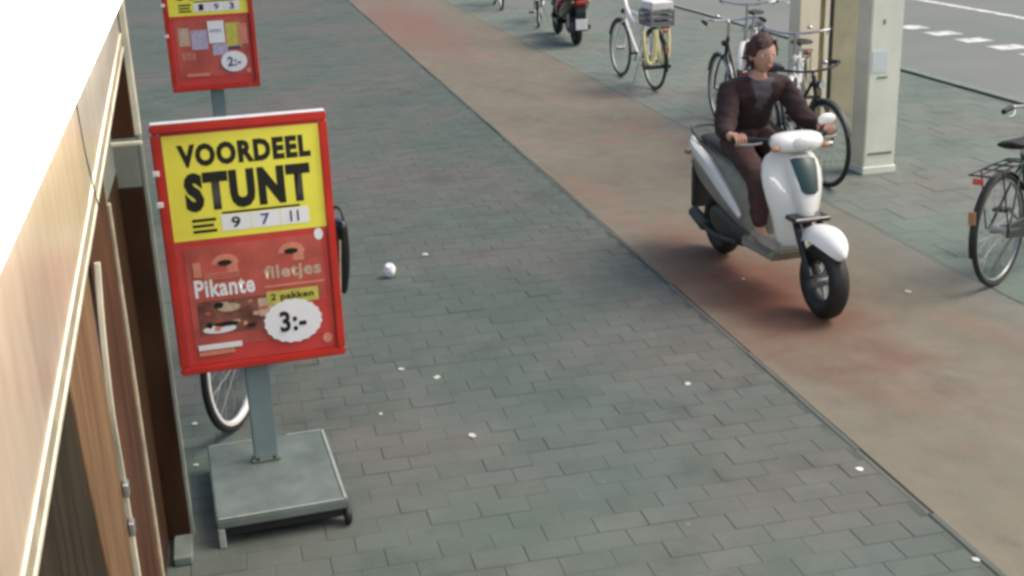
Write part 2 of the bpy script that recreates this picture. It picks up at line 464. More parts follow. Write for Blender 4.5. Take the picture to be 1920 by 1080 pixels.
tag(board('panel', 3.945, 4.535, .03, 1.53, -.449, -.420, W_DARK), 'darkest panel at the far end')
tag(board('panel', 3.945, 4.535, 1.532, 2.12, -.449, -.421, GREYP), 'grey green upper panel in the recess')
board('edge_strip', 3.236, 3.261, .03, 1.74, -.449, XW + .004, RAWEDGE)
board('corner_profile', 4.536, 4.575, 0.02, 1.66, XW - .004, XW + .012, GREYP)
tag(board('corner_profile', 4.536, 4.575, 1.662, 2.68, XW - .010, XW + .014, CREAM), 'pale upper piece of the corner profile')
tag(board('end_panel', 4.536, 4.570, .02, 1.47, -.47, XW - .0045, W_DARK), 'dark wood end panel of the recess')
tag(board('end_panel', 4.537, 4.571, 1.472, 1.655, -.47, XW - .0045, GREYP), 'grey green end panel of the recess')
tag(board('end_panel', 4.536, 4.570, 1.657, 2.68, -.47, XW - .0105, W_RED), 'brown upper end panel of the recess')
board('bracket', 4.44, 4.455, 1.645, 1.660, -.4195, XW + .020, CREAM)
board('gap_seal', 2.632, 2.719, .03, 1.78, -.449, XW - .008, BLACK)
# slightly bowed cream edge of the second panel
pts = spline([(XW + .003, 2.668, .03), (XW + .003, 2.672, .55), (XW + .003, 2.680, .95), (XW + .004, 2.668, 1.25), (XW + .006, 2.640, 1.42), (XW + .010, 2.665, 1.60), (XW + .014, 2.72, 1.74)], 6)
mbs = MB(); rings = []
for i, p in enumerate(pts):
    h = .010 if p.z < 1.1 else .006
    rings.append([p + Vector(q) for q in ((-.010, -h, 0), (.004, -h, 0), (.004, h, 0), (-.010, h, 0))])
mbs.loft(rings).build('cream_edge', CREAM, shop, bevel=.002)
for z in (1.20, 1.10):
    board('hinge', 2.635, 2.668, z, z + .035, XW, XW + .014, ALU)
# front board: its lower edge drops towards the camera
def fz(y): return 1.72 + (y - 1.43) * (2.045 - 1.72) / (4.01 - 1.43)
bot = [(y, fz(y)) for y in (.1, 1.0, 1.9, 2.62)]
MB().prism(bot + [(2.62, 2.32), (.1, 2.32)], 'x', -.326, -.302).build('fascia_board', W_TAN, shop, bevel=.002)
bot = [(y, fz(y)) for y in (2.626, 3.3, 4.01)]
tag(MB().prism(bot + [(4.01, 2.32), (2.626, 2.32)], 'x', -.326, -.303).build('fascia_board', W_GREY, shop, bevel=.002), 'greyer far board of the fascia')
for off, th, x1, mt in ((-.016, .013, -.298, CREAM), (.030, .008, -.299, CREAM)):
    pp = [(y, fz(y) + off) for y in (.1, 1.4, 2.7, 4.02)]
    MB().prism(pp + [(y, z + th) for y, z in pp[::-1]], 'x', -.330, x1).build('fascia_edge', mt, shop, bevel=.002)
pp = [(y, fz(y) - .002) for y in (.1, 1.4, 2.7, 4.02)]
MB().prism(pp + [(y, z + .0315) for y, z in pp[::-1]], 'x', -.330, -.3005).build('fascia_edge', RAWEDGE, shop)
MB().prism([(-1.0, 2.078), (3.62, 2.222), (3.62, 2.62), (-1.0, 2.62)], 'x', -.3005, -.250).build('glare_box', LIT, shop, bevel=.006)  # glowing box added for the white glare and its spill on the boards
MB().box(-.64, -.244, -1.02, 4.05, 2.622, 2.66).build('glare_box_lid', GREYP, shop, bevel=.004)
cable = spline([(-.298, 2.585, 2.19), (-.296, 2.60, 2.02), (-.293, 2.635, 1.93), (-.296, 2.70, 1.87)], 6)
MB().tube(cable, .0014, 6).build('cable', BLACK, shop, True)
# grey stone block at the foot of the panels
blk = MB().box(-.40, -.325, 4.36, 4.60, .0, .04).build('stone_block', SLAB, None, bevel=.006)
tag(blk, 'small pale stone block on the paving at the foot of the dark timber panels', 'stone block')

# ------------------------------------------------------------------ poster stands
def textmesh(s, w_, h_, bold=0.0, shear=0.0):
    cu = bpy.data.curves.new('lettering', 'FONT'); cu.body = s; cu.offset = bold; cu.size = 1.0; cu.shear = shear
    cu.resolution_u = 3; cu.space_character = 1.0 + bold * 2.6
    o = bpy.data.objects.new('lettering', cu); col.objects.link(o)
    dg = bpy.context.evaluated_depsgraph_get(); me = bpy.data.meshes.new_from_object(o.evaluated_get(dg))
    bpy.data.objects.remove(o); bpy.data.curves.remove(cu)
    xs = [v.co.x for v in me.vertices]; ys = [v.co.y for v in me.vertices]
    x0, x1, y0, y1 = min(xs), max(xs), min(ys), max(ys)
    for v in me.vertices:
        v.co = Vector(((v.co.x - x0) / (x1 - x0) * w_, 0, (v.co.y - y0) / (y1 - y0) * h_))
    return me
def poster_stand(loc, rz, label, W, Hh, zc, xo, kind, scale=1.0):
    root = empty('poster_stand', loc, rz, label, 'poster stand', 'red poster stands along the pavement')
    # weighted base
    bx, by = .262, .350
    MB().box(-bx, bx, -by, by, .085, .125).build('base', SLAB, root, bevel=.006, seg=2)
    e = MB(); e.box(bx - .016, bx - .004, -by + .01, by - .01, .1265, .1305); e.box(-bx + .01, bx - .018, -by + .004, -by + .014, .1265, .129)
    e.box(-bx + .01, -.05, by - .014, by - .004, .1265, .129); e.box(.09, bx - .02, by - .014, by - .004, .1265, .1295)
    e.build('base_rim', SLABE, root, bevel=.0015)
    MB().box(-bx + .015, bx - .015, -by + .02, by - .02, .045, .0845).build('base_underside', BLACK, root)
    for sx, sy in ((-1, -1), (-1, 1)):
        q = MB(); q.box(sx * bx - .0, sx * bx + .028, sy * by - (.0 if sy < 0 else .03), sy * by + (.03 if sy < 0 else .0), .0, .0845)
        q.build('foot', SLABE, root, bevel=.004)
    for sy in (-1, 1):
        c = Vector((bx - .005, sy * (by - .03), .042))
        wh = MB(); wh.torus(c, (1, 0, 0), .029, .013, 24, 8, sq=1.1); wh = wh.build('wheel', BLACK, root, True)
        h = MB(); h.tube([c - Vector((.013, 0, 0)), c + Vector((.013, 0, 0))], .021, 16); h.build('hub', SLABE, wh, True)
    # post
    py = .13
    MB().box(-.070, .030, py - .022, py + .022, .1255, zc - Hh / 2 + .10).build('post', STEEL, root, bevel=.006, seg=2)
    MB().box(-.080, .040, py - .030, py + .030, .1262, .142).build('post_collar', SLAB, root, bevel=.003)
    for sx in (-.055, .015):
        MB().tube([(sx, py - .026, .142), (sx, py - .026, .148)], .007, 8).build('bolt', BLACK, root, True)
    # frame round the sheet, white strip painted as sky sheen along the top
    u0, u1, v0, v1 = xo - W / 2, xo + W / 2, zc - Hh / 2, zc + Hh / 2
    t, yf, yb = .034, -.022, .022
    P = py - .055
    def fr(a, b, c, d, name='frame_rail'):
        return MB().box(a, b, P + yf, P + yb, c, d).build(name, RED, root, bevel=.006, seg=2)
    fr(u0, u0 + t, v0 + t + .0005, v1 - t - .0005); fr(u1 - t, u1, v0 + t + .0005, v1 - t - .0005)
    fr(u0, u1, v0, v0 + t); fr(u0, u1, v1 - t, v1)
    MB().box(u0 + .004, u1 - .004, P + yf + .003, P + yb - .003, v1 + .0005, v1 + .007).build('top_sheen', WHITEP, root, bevel=.002)
    MB().box(u0 + t + .0005, u1 - t - .0005, P - .004, P + .016, v0 + t, v1 - t).build('backing_board', DGREY, root)
    yp = P - .0055
    def sheet(name, mat, a, b, c, d, lift=0, par=root):
        return MB().box(a, b, yp - .0012 - lift, yp - lift, c, d).build(name, mat, par)
    sh = sheet('poster', REDP, u0 + t + .003, u1 - t - .003, v0 + t + .003, v1 - t - .003)
    L = .0014
    X = lambda f: xo + f * W / .66
    Z = lambda f: zc + f * Hh / 1.0
    def txt(s, a, c, ww, hh, mat, bold=.03, tilt=0, lift=2, name='lettering', shear=0):
        me = textmesh(s, ww * W / .66, hh * Hh / 1.0, bold, shear)
        for v in me.vertices: v.co = Vector((X(a) + v.co.x, yp - .0012 - L * lift, Z(c) + v.co.z + v.co.x * tilt))
        me.materials.append(mat); o = bpy.data.objects.new(name, me); col.objects.link(o); o.parent = sh; return o
    def rect(name, mat, a, b, c, d, lift): return sheet(name, mat, X(a), X(b), Z(c), Z(d), L * lift, sh)
    def disc(name, mat, cx, cz, rx, rz_, lift, n=28, ser=0, half=False):
        pts = []
        for i in range(n * (1 if not half else 1) + (1 if half else 0)):
            a = (math.pi if half else 2 * math.pi) * i / n
            k = 1 + (ser if i % 2 else 0)
            pts.append((X(cx) + rx * k * math.cos(a) * W / .66, Z(cz) + rz_ * k * math.sin(a)))
        return MB().prism(pts, 'y', yp - .0012 - L * lift, yp - L * lift).build(name, mat, sh)
    rect('yellow_sheet', YEL, -.291, .298, .045, .455, 1)
    txt('VOORDEEL', -.240, .330, .500, .088, BLK, .055, .0)
    txt('STUNT', -.230, .156, .480, .152, BLK, .065, .0)
    for k in range(3):
        rect('price_tile', WHT, -.105 + k * .113, .005 + k * .113, .070, .134, 2)
    for k, dgt in enumerate(('9', '7', '11') if kind == 0 else ('1', '9', '3')):
        txt(dgt, -.068 + k * .113, .080, .034, .044, BLK if k != 1 else NAVY, .02, lift=3)
    for k in range(3):
        rect('small_print', BLK, -.215, -.125 - .01 * (k % 2), .072 + k * .022, .083 + k * .022, 2)
    rect('small_print', BLK, -.100, .20, .138, .146, 2)
    if kind == 0:
        rect('picture', BROWNP, -.262, .272, -.400, .018, 1)
        rect('picture_side', REDP, .05, .272, -.400, -.250, 2)
        for cx, cz in ((-.110, -.062), (.150, -.045)):
            disc('pan_print', PINKP, cx, cz, .052, .042, 2, 16, half=True)
            disc('pan_print_dark', BLK, cx - .002, cz + .006, .028, .012, 3, 12)
            rect('pan_print', PINKP, cx + .004, cx + .046, cz - .035, cz, 2)
        txt('Pikante', -.238, -.190, .232, .074, WHT, .03, .0)
        txt('filetjes', .035, -.160, .225, .070, BEIGEP, .03, .0)
        rect('word_band', PINKP, .030, .270, -.180, -.172, 2)
        rect('meat_print', MEAT, -.235, .055, -.345, -.205, 2)
        disc('meat_print', BEIGEP, -.115, -.240, .045, .018, 3, 14)
        rn = random.Random(5)
        for q in range(16):
            disc('meat_print', (MEAT, PINKP, BROWNP, BEIGEP, BLK)[q % 5], rn.uniform(-.20, .03), rn.uniform(-.33, -.22), rn.uniform(.008, .022), rn.uniform(.005, .012), 3.2 + q * .05, 9, .25)
        for q in range(3): rect('small_print', PINKP, -.20 + q * .004, -.06, -.118 + q * .010, -.114 + q * .010, 3)
        rect('packet_print', PINKP, -.235, -.205, -.105, -.045, 3)
        disc('plate_print', WHT, -.160, -.325, .065, .018, 3, 18)
        disc('meat_print', BLK, -.130, -.306, .05, .010, 4, 14)
        rect('packet_print', BEIGEP, .0, .065, -.300, -.220, 3)
        rect('yellow_label', YEL2, .035, .240, -.252, -.196, 4)
        txt('2 pakken', .050, -.242, .172, .036, BLK, .025, lift=5)
        disc('price_burst', WHT, .130, -.328, .112, .092, 6, 40, .05)
        txt('3:-', .077, -.371, .105, .088, BLK, .03, lift=8)
        rect('white_band', WHT, -.250, -.080, -.407, -.385, 3); rect('pink_band', PINKP, -.250, -.110, -.430, -.413, 3)
        disc('logo', PINKP, .262, -.420, .020, .022, 3, 10); disc('logo', WHT, .262, .018, .018, .026, 3, 10)
    else:
        rect('picture', BROWNP, -.262, .272, -.400, .018, 1)
        rect('packet_print', BEIGEP, -.24, -.16, -.17, -.04, 2); rect('packet_print', LILAC, -.15, -.03, -.20, -.06, 2)
        rect('packet_print', WHT, -.02, .10, -.16, .0, 3); rect('packet_print', YEL2, .11, .22, -.20, -.02, 2)
        rect('packet_print', LILAC, .0, .11, -.25, -.165, 3); rect('packet_print', PINKP, .20, .27, -.18, -.03, 3)
        rect('small_print', LILAC, -.01, .08, -.08, -.06, 4); rect('small_print', NAVY, .12, .21, -.21, -.19, 4)
        txt('actie', -.23, -.27, .10, .07, PINKP, .02)
        disc('price_burst', WHT, .150, -.300, .095, .075, 6, 40, .05)
        txt('2:-', .10, -.335, .10, .07, NAVY, .03, lift=8)
        rect('pink_band', PINKP, -.210, -.04, -.395, -.372, 3); disc('logo', PINKP, .255, -.375, .018, .022, 3, 10)
    # clips on the left rail
    for zz in ((.31, .19) if kind == 0 else (.12, -.10)):
        MB().box(u0 - .008, u0 + .018, P + yf - .006, P + yf - .0005, Z(zz), Z(zz) + .022).build('clip', WHITEM, root, bevel=.002)
    return root
S1 = poster_stand((.02, 4.81, 0), R(3), 'red framed poster stand nearest the camera with yellow VOORDEEL STUNT poster and 3 price burst', .680, 1.040, 1.112, .014, 0)
S2 = poster_stand((-.05, 9.50, 0), R(2), 'smaller looking red poster stand further back, cut by the top edge of the photo', .650, 1.02, 1.500, -.02, 1)

# ------------------------------------------------------------------ bicycles
def bicycle(loc, rz, label, frame=BLACKG, fender=BLACK, grip=BLACK, saddle_m=BLACK, hb=.98, sz=.88, step=True, extras=(), lean=0, tyre_m=BLACK, rim_m=None, bar_m=None):
    root = empty('bicycle', loc, rz, label, 'bicycle', 'bicycles parked along the pavement')
    root.rotation_euler = (lean, 0, rz)
    r = .345; RW, FW = Vector((-.53, 0, r)), Vector((.55, 0, r))
    def wheel(c, par, st=0):
        t = MB().torus(c, (0, 1, 0), r - .017, .017, 44, 8).build('wheel', tyre_m, par, True)
        MB().torus(c, (0, 1, 0), r - .040, .009 if not rim_m else .015, 44, 6, sq=1.3).build('rim', rim_m or ALU, t, True)
        sp = MB()
        for i in range(24):
            a = 2 * math.pi * i / 24; sd_ = .03 if i % 2 else -.03
            sp.tube([c + Vector((math.cos(a + .3) * .02, sd_, math.sin(a + .3) * .02)), c + Vector((math.cos(a) * (r - .045), 0, math.sin(a) * (r - .045)))], .0013, 3, cap=False)
        sp.build('spokes', ALU, t)
        MB().tube([c - Vector((0, .05, 0)), c + Vector((0, .05, 0))], .024, 12).build('hub', ALU, t, True)
        return t
    wheel(RW, root)
    # steering assembly rotates about the head tube
    wheel(FW, root)
    BB = Vector((-.08, 0, .29)); ST = Vector((-.24, 0, sz - .10)); HT = Vector((.34, 0, .86)); HB = Vector((.385, 0, .70))
    f = MB()
    f.tube([BB, BB.lerp(ST, 1)], .016, 8)
    if step:
        f.tube(spline([HB, (.22, 0, .50), (.08, 0, .36), BB], 4), .018, 8)
        f.tube(spline([HT - Vector((0, 0, .04)), (.20, 0, .66), (.02, 0, .47), BB.lerp(ST, .35)], 4), .014, 8)
    else:
        f.tube([HB, BB], .018, 8); f.tube([HT - Vector((0, 0, .03)), BB.lerp(ST, .92)], .015, 8)
    f.tube([HT, HB], .020, 8)
    for s in (-1, 1):
        f.tube([BB + Vector((0, s * .03, 0)), RW + Vector((0, s * .062, 0))], .010, 6)
        f.tube([BB.lerp(ST, .93), RW + Vector((0, s * .062, 0))], .008, 6)
    f.build('frame', frame, root, True)
    k = MB(); k.tube([HT + Vector((-.01, 0, .02)), HB], .014, 8)
    for s in (-1, 1): k.tube(spline([HB + Vector((.005, s * .012, 0)), HB + Vector((.03, s * .05, -.06)), FW + Vector((-.02, s * .055, .12)), FW + Vector((0, s * .055, 0))], 3), .011, 6)
    k.build('fork', frame, root, True)
    fn = MB()
    for c, a0, a1 in ((RW, -15, 150), (FW, 20, 150)):
        rings = []
        for i in range(19):
            a = R(180 - (a0 + (a1 - a0) * i / 18)) if c is RW else R(a0 + (a1 - a0) * i / 18)
            d = Vector((math.cos(a), 0, math.sin(a)))
            rings.append([c + d * (r + q) + Vector((0, yy, 0)) for yy, q in ((-.026, .004), (-.018, .016), (0, .02), (.018, .016), (.026, .004), (.018, .013), (0, .017), (-.018, .013))])
        fb = MB().loft(rings); fb.build('mudguard', fender, root, True)
    # chain guard, cranks, pedals
    MB().prism([(-.53, .385), (-.10, .375), (0, .33), (.01, .26), (-.08, .20), (-.2, .235), (-.53, .30)], 'y', -.058, -.042).build('chain_guard', BLACKG if frame is not WHITEP else CREAMP, root, bevel=.004)
    ck = MB(); ck.tube([BB + Vector((0, -.07, 0)), BB + Vector((0, .07, 0))], .012, 8)
    ck.tube([BB + Vector((0, -.068, 0)), BB + Vector((.13, -.075, -.10))], .009, 6); ck.tube([BB + Vector((0, .068, 0)), BB + Vector((-.13, .075, .10))], .009, 6)
    ck.build('cranks', ALU, root, True)
    for s, p in ((-1, BB + Vector((.13, -.125, -.10))), (1, BB + Vector((-.13, .125, .10)))):
        MB().box(p.x - .04, p.x + .04, p.y - .045, p.y + .045, p.z - .011, p.z + .011).build('pedal', BLACK, root, bevel=.004)
    # saddle
    MB().tube([BB.lerp(ST, .85), ST + Vector((-.02, 0, .07))], .013, 8).build('seat_post', CHROME, root, True)
    z = sz; rings = []
    for x, wd, h in ((-.145, .045, .03), (-.13, .092, .05), (-.08, .108, .055), (-.01, .070, .045), (.06, .032, .038), (.12, .022, .032), (.135, .012, .015)):
        cx = ST.x - .03 + x
        rings.append([Vector((cx, wd * math.cos(a), z - h * .5 + h * .5 * math.sin(a) * (1 if math.sin(a) > 0 else .8))) for a in [2 * math.pi * j / 12 for j in range(12)]])
    MB().loft(rings).build('saddle', saddle_m, root, True)
    # handlebar swept back
    MB().tube([HT, Vector((.325, 0, hb - .015)), Vector((.35, 0, hb))], .013, 8).build('stem', CHROME, root, True)
    hbp = [(.16, .29, hb + .01), (.24, .285, hb + .02), (.33, .20, hb + .015), (.36, .08, hb), (.36, -.08, hb), (.33, -.20, hb + .015), (.24, -.285, hb + .02), (.16, -.29, hb + .01)]
    hbar = MB().tube(spline(hbp, 5), .011, 8).build('handlebar', bar_m or CHROME, root, True)
    for s in (-1, 1):
        MB().tube([(.13, s * .29, hb + .007), (.24, s * .2865, hb + .020)], .017, 10).build('grip', grip, hbar, True)
        MB().tube(spline([(.26, s * .275, hb + .01), (.22, s * .26, hb - .022), (.14, s * .262, hb - .025)], 3), .005, 5).build('brake_lever', ALU, hbar, True)
    MB().ell((.31, .12, hb + .045), .024, .024, .018, 10, 6).build('bell', CHROME, hbar, True)
    # carrier
    ca = MB(); zc = .735
    for s in (-1, 1): ca.tube([(-.20, s * .03, zc - .02), (-.30, s * .065, zc), (-.82, s * .065, zc)], .006, 6); ca.tube([(-.66, s * .065, zc), (-.55, s * .07, r)], .005, 6)
    for x in (-.36, -.50, -.64, -.82): ca.tube([(x, -.065, zc), (x, .065, zc)], .006, 6)
    ca.tube([(-.36, 0, zc + .003), (-.82, 0, zc + .003)], .006, 6)
    ca.build('carrier', BLACKG, root, True)
    MB().box(-.850, -.828, -.032, .032, zc - .048, zc - .012).build('rear_light', REFL, root, bevel=.006)
    MB().box(-.905, -.893, -.022, .022, .46, .54).build('reflector', AMBER, root, bevel=.004)
    MB().tube([(-.16, .05, .26), (-.24, .15, .01)], .008, 6).build('kickstand', ALU, root, True)
    hl = MB().ell((.44, 0, .80), .04, .032, .032, 12, 8).build('headlamp', BLACKG, root, True)
    MB().tube([(.468, 0, .80), (.478, 0, .80)], .026, 12).build('lens', GLASSL, hl, True)
    if 'crate' in extras:                       # grey crate on a cream front rack
        cr = MB(); z0 = zc + .010
        cr.box(-.76, -.40, -.14, .14, z0, z0 + .012)
        for a, b, c, d in ((-.76, -.748, -.14, .14), (-.412, -.40, -.14, .14), (-.748, -.412, -.14, -.128), (-.748, -.412, .128, .14)):
            cr.box(a, b, c, d, z0 + .012, z0 + .05); cr.box(a, b, c, d, z0 + .08, z0 + .11); cr.box(a, b, c, d, z0 + .14, z0 + .17)
        for x in (-.754, -.58, -.406):
            for y in (-.134, .134): cr.box(x - .012, x + .012, y - .0062, y + .0062, z0 + .012, z0 + .17)
        cr.build('crate', CRATE, root)
        for y0_ in (.18, .02):
            MB().tube(spline([(-.80, y0_ - .07, zc - .01), (-.83, y0_ - .065, .52), (-.84, y0_ - .03, .37), (-.84, y0_ + .03, .37), (-.83, y0_ + .065, .52), (-.80, y0_ + .07, zc - .01)], 4), .025, 8).build('cream_stay', CREAMP, root, True)
        MB().box(-.87, -.83, -.06, .27, .295, .330).build('black_bar', BLACK, root, bevel=.004)
        MB().box(-.76, -.40, -.13, .13, zc + .19, zc + .28).build('white_lid', WHITEM, root, bevel=.01)
        for x in (-.74, -.42):
            for y in (-.11, .11): MB().tube([(x, y, zc + .012), (x, y, zc + .19)], .006, 6).build('lid_post', WHITEM, root, True)
        MB().tube(spline([(-.10, .14, 1.12), (-.22, .24, 1.05), (-.38, .27, .90), (-.50, .22, .74), (-.62, .15, .58)], 5), .026, 8).build('white_hoop', WHITEP, root, True)
    return root

def heading(deg):                                # local +x points deg clockwise from +Y
    return R(90 - deg)
def at_rear(x, y, hd):                           # root position from the rear wheel contact
    a = R(hd); return (x + .53 * math.sin(a), y + .53 * math.cos(a), 0)
def at_front(x, y, hd):
    a = R(hd); return (x - .55 * math.sin(a), y - .55 * math.cos(a), 0)

bicycle(at_rear(4.44, 6.24, 58), heading(58), 'dark green black bicycle with rear carrier cut by the right edge of the photo', BGREEN, BLACK, sz=.86, hb=.93, lean=R(-3))
bicycle(at_rear(4.80, 13.42, -3), heading(-3), 'white bicycle with cream stays and a grey crate behind the saddle, beside the moped', WHITEP, BLACK, extras=('crate',), tyre_m=DGREY, sz=.93, hb=1.03, step=False, lean=R(0))
bicycle(at_front(-.115, 5.60, 203), heading(203), 'bicycle mostly hidden behind the near poster stand, white rim showing below it', BLACKG, WHITEP, sz=.9, hb=.96, rim_m=WHITEP)
bicycle(at_front(4.58, 8.75, 176), heading(176), 'dark bicycle with thin tyres standing in front of the cream pillar', BLACKG, DGREY, sz=.86, hb=.90, lean=R(2), bar_m=BLACKG)
bicycle((5.04, 10.28, 0), heading(211), 'bicycle with white mudguards behind the rider, next to the cream pillar', WHITEP, WHITEP, sz=.9, hb=1.05, step=False)
bicycle(at_rear(4.70, 10.35, 4), heading(4), 'black bicycle to the left of the rider\'s head, saddle and grips showing', BLACKG, ALU, sz=.80, hb=1.03)
bicycle((5.535, 12.44, 0), heading(211), 'bicycle with a pale handlebar behind the rider\'s head at the top of the photo', ALU, WHITEP, sz=.92, hb=1.06)
bicycle(at_front(5.0, 19.5, 196), heading(196), 'green bicycle with pale mudguards left of the moped, only its wheels in the photo', BGREEN, WHITEP)
bicycle(at_front(5.03, 22.3, 186), heading(186), 'furthest bicycle at the top edge, only the foot of its wheel in the photo', OLIVE, CREAMP)

# ------------------------------------------------------------------ scooters
def scooter(loc, rz, name, label, cat, group, body, panel, shield, fend, insert, seat=BLACK, plate=False, lean=0, trim=WHITEP, tail=REFL):
    root = empty(name, loc, rz, label, cat, group); root.rotation_euler = (lean, 0, rz)
    r = .225; RW, FW = Vector((-.66, 0, r)), Vector((.68, 0, r))
    for c in (RW, FW):
        t = MB().torus(c, (0, 1, 0), r - .058, .058, 40, 12, sq=.98).build('wheel', BLACK, root, True)
        MB().torus(c, (0, 1, 0), .125, .016, 32, 8, sq=2.2).build('rim', DGREY, t, True)
        h = MB(); h.tube([c - Vector((0, .06, 0)), c + Vector((0, .06, 0))], .035, 14)
        for i in range(5):
            a = 2 * math.pi * i / 5; d = Vector((math.cos(a), 0, math.sin(a)))
            h.tube([c + d * .03, c + d * .118], [.02, .014], 6)
        h.build('hub', ALU, t, True)
    # rear body shell
    def ring(x, wd, z0, z1, n=16, p=.62):
        out = []
        for j in range(n):
            a = 2 * math.pi * j / n; ca, sa = math.cos(a), math.sin(a)
            out.append(Vector((x, wd * math.copysign(abs(ca) ** p, ca), (z0 + z1) / 2 + (z1 - z0) / 2 * math.copysign(abs(sa) ** p, sa))))
        return out
    MB().loft([ring(x, a, b, c) for x, a, b, c in ((-1.0, .03, .64, .70), (-.97, .09, .60, .73), (-.86, .145, .50, .745), (-.65, .17, .42, .735), (-.40, .175, .34, .72), (-.18, .165, .30, .69), (-.04, .14, .28, .60), (.0, .12, .27, .45))]).build('rear_body', panel, root, True, subd=1)
    for s in (-1, 1):                            # pale trim sweeping along the top edge of each side panel
        pts = spline([(-.97, s * .085, .735), (-.78, s * .158, .715), (-.50, s * .183, .655), (-.25, s * .182, .54), (-.08, s * .160, .42)], 6)
        MB().tube(pts, [.018 + .032 * math.sin(math.pi * i / (len(pts) - 1)) for i in range(len(pts))], 8, flat=.8).build('side_trim', trim, root, True)
    rg = []
    for x, wd, z, h in ((-.90, .05, .75, .03), (-.88, .10, .755, .06), (-.62, .135, .765, .085), (-.42, .14, .75, .085), (-.15, .12, .735, .08), (-.02, .08, .715, .07), (.0, .04, .70, .04)):
        rg.append(ring(x, wd, z - h / 2, z + h / 2, 14, .75))
    MB().loft(rg).build('seat', seat, root, True, subd=1)
    MB().prism([(-.06, .24), (.34, .25), (.42, .33), (.40, .36), (.30, .30), (-.06, .31)], 'y', -.16, .16).build('floorboard', panel, root, bevel=.012, seg=2)
    # leg shield: curved shell from floor to headset
    rg = []
    for x, z, wd, d in ((.38, .30, .10, .04), (.40, .42, .125, .05), (.40, .56, .165, .06), (.36, .70, .205, .07), (.31, .83, .195, .07), (.275, .90, .12, .06)):
        o = []
        for j in range(11):
            t = -1 + 2 * j / 10; o.append(Vector((x - .10 * t * t + .02, wd * t, z)))
        for j in range(11):
            t = 1 - 2 * j / 10; o.append(Vector((x - .10 * t * t - .012, wd * t * .97, z)))
        rg.append(o)
    MB().loft(rg).build('leg_shield', shield, root, True, subd=1)
    rg = []                                      # raised nose panel on the shield
    for x, z, wd in ((.49, .50, .03), (.505, .58, .06), (.485, .70, .092), (.425, .82, .100), (.36, .90, .085)):
        rg.append([Vector((x - .03 * (t * t) - .05 * (1 if abs(t) > .99 else 0), wd * t, z)) for t in [-1 + j / 4 for j in range(9)]] + [Vector((x - .09, wd * t * .8, z)) for t in (.9, .3, -.3, -.9)])
    MB().loft(rg).build('nose_panel', shield, root, True, subd=1)
    kx = [(.50, .49), (.58, .505), (.70, .485), (.82, .425), (.90, .36)]
    def xs_(z):
        for (a_, b_), (c_, d_) in zip(kx, kx[1:]):
            if z <= c_: return b_ + (d_ - b_) * (z - a_) / (c_ - a_)
    hw = [(.685, .030), (.70, .052), (.76, .064), (.82, .074), (.865, .078), (.875, .050)]
    grid = MB(); rgs = []
    for z, hh in hw:
        rgs.append([Vector((xs_(z) - .03 * (hh * t / .09) ** 2 + .006, hh * t, z)) for t in [-1 + k_ / 4 for k_ in range(9)]] + [Vector((xs_(z) - .06, hh * t, z)) for t in (.8, 0, -.8)])
    grid.loft(rgs).build('nose_insert', insert, root, True)
    MB().box(.40, .530, -.115, .115, .525, .555).build('black_band', BLACKG, root, bevel=.008)
    for s in (-1, 1):                            # panel seams and a fixing on each side
        MB().tube(spline([(-.90, s * .128, .60), (-.66, s * .178, .53), (-.38, s * .183, .44), (-.12, s * .162, .36)], 5), .0035, 5).build('panel_seam', BLACK, root, True)
        MB().tube([(-.45, s * .165, .58), (-.45, s * .188, .58)], .010, 8).build('fixing', ALU, root, True)
    # front mudguard: pointed beak over the wheel
    rg = []
    for a, wd, q in ((140, .06, .04), (122, .095, .055), (100, .115, .06), (78, .112, .055), (60, .085, .045), (47, .040, .03), (41, .008, .02)):
        d = Vector((math.cos(R(a)), 0, math.sin(R(a)))); rr_ = r + .050
        rg.append([FW + d * (rr_ + q * (1 - t * t)) + Vector((0, wd * t, 0)) - (d * .05 if abs(t) > .99 else Vector()) for t in [-1 + j / 4 for j in range(9)]] + [FW + d * (rr_ - .008 + q * (1 - t * t) * .7) + Vector((0, wd * t, 0)) for t in (.8, .3, -.3, -.8)])
    MB().loft(rg).build('front_mudguard', fend, root, True, subd=1)
    fk = MB()
    for s in (-1, 1): fk.tube([(.46, s * .075, .52), (.66, s * .08, .24)], .022, 8)
    fk.tube([(.28, 0, .88), (.47, 0, .48)], .03, 8)
    fk.build('fork', BLACKG, root, True)
    # headset
    rg = [ring(x, wd, z0, z1, 14, .7) for x, wd, z0, z1 in ((.20, .07, .93, .98), (.23, .16, .91, 1.01), (.30, .18, .89, 1.02), (.36, .14, .90, 1.0), (.39, .08, .92, .97))]
    MB().loft(rg).build('headset', shield, root, True, subd=1)
    MB().ell((.375, 0, .955), .03, .075, .045, 14, 8).build('headlight', GLASSL, root, True)
    for s in (-1, 1):
        MB().ell((.345, s * .160, .93), .018, .030, .018, 10, 6).build('indicator', AMBER, root, True)
    hb = MB().tube(spline([(.13, -.335, .955), (.20, -.22, .965), (.27, -.10, .965), (.27, .10, .965), (.20, .22, .965), (.13, .335, .955)], 5), .014, 8).build('handlebar', BLACK, root, True)
    for s in (-1, 1):
        MB().tube([(.13, s * .335, .955), (.20, s * .22, .965)], .019, 10).build('grip', BLACK, hb, True)
        MB().tube(spline([(.26, s * .20, .955), (.235, s * .25, .945), (.19, s * .32, .94)], 3), .007, 6).build('brake_lever', ALU, hb, True)
        if s < 0: continue
        mr = MB().tube(spline([(.235, s * .15, .98), (.25, s * .18, 1.00), (.25, s * .20, 1.03)], 3), .006, 6).build('mirror', BLACK, root, True)
        MB().ell((.25, s * .215, 1.06), .02, .06, .035, 12, 6).build('mirror_shell', shield, mr, True)
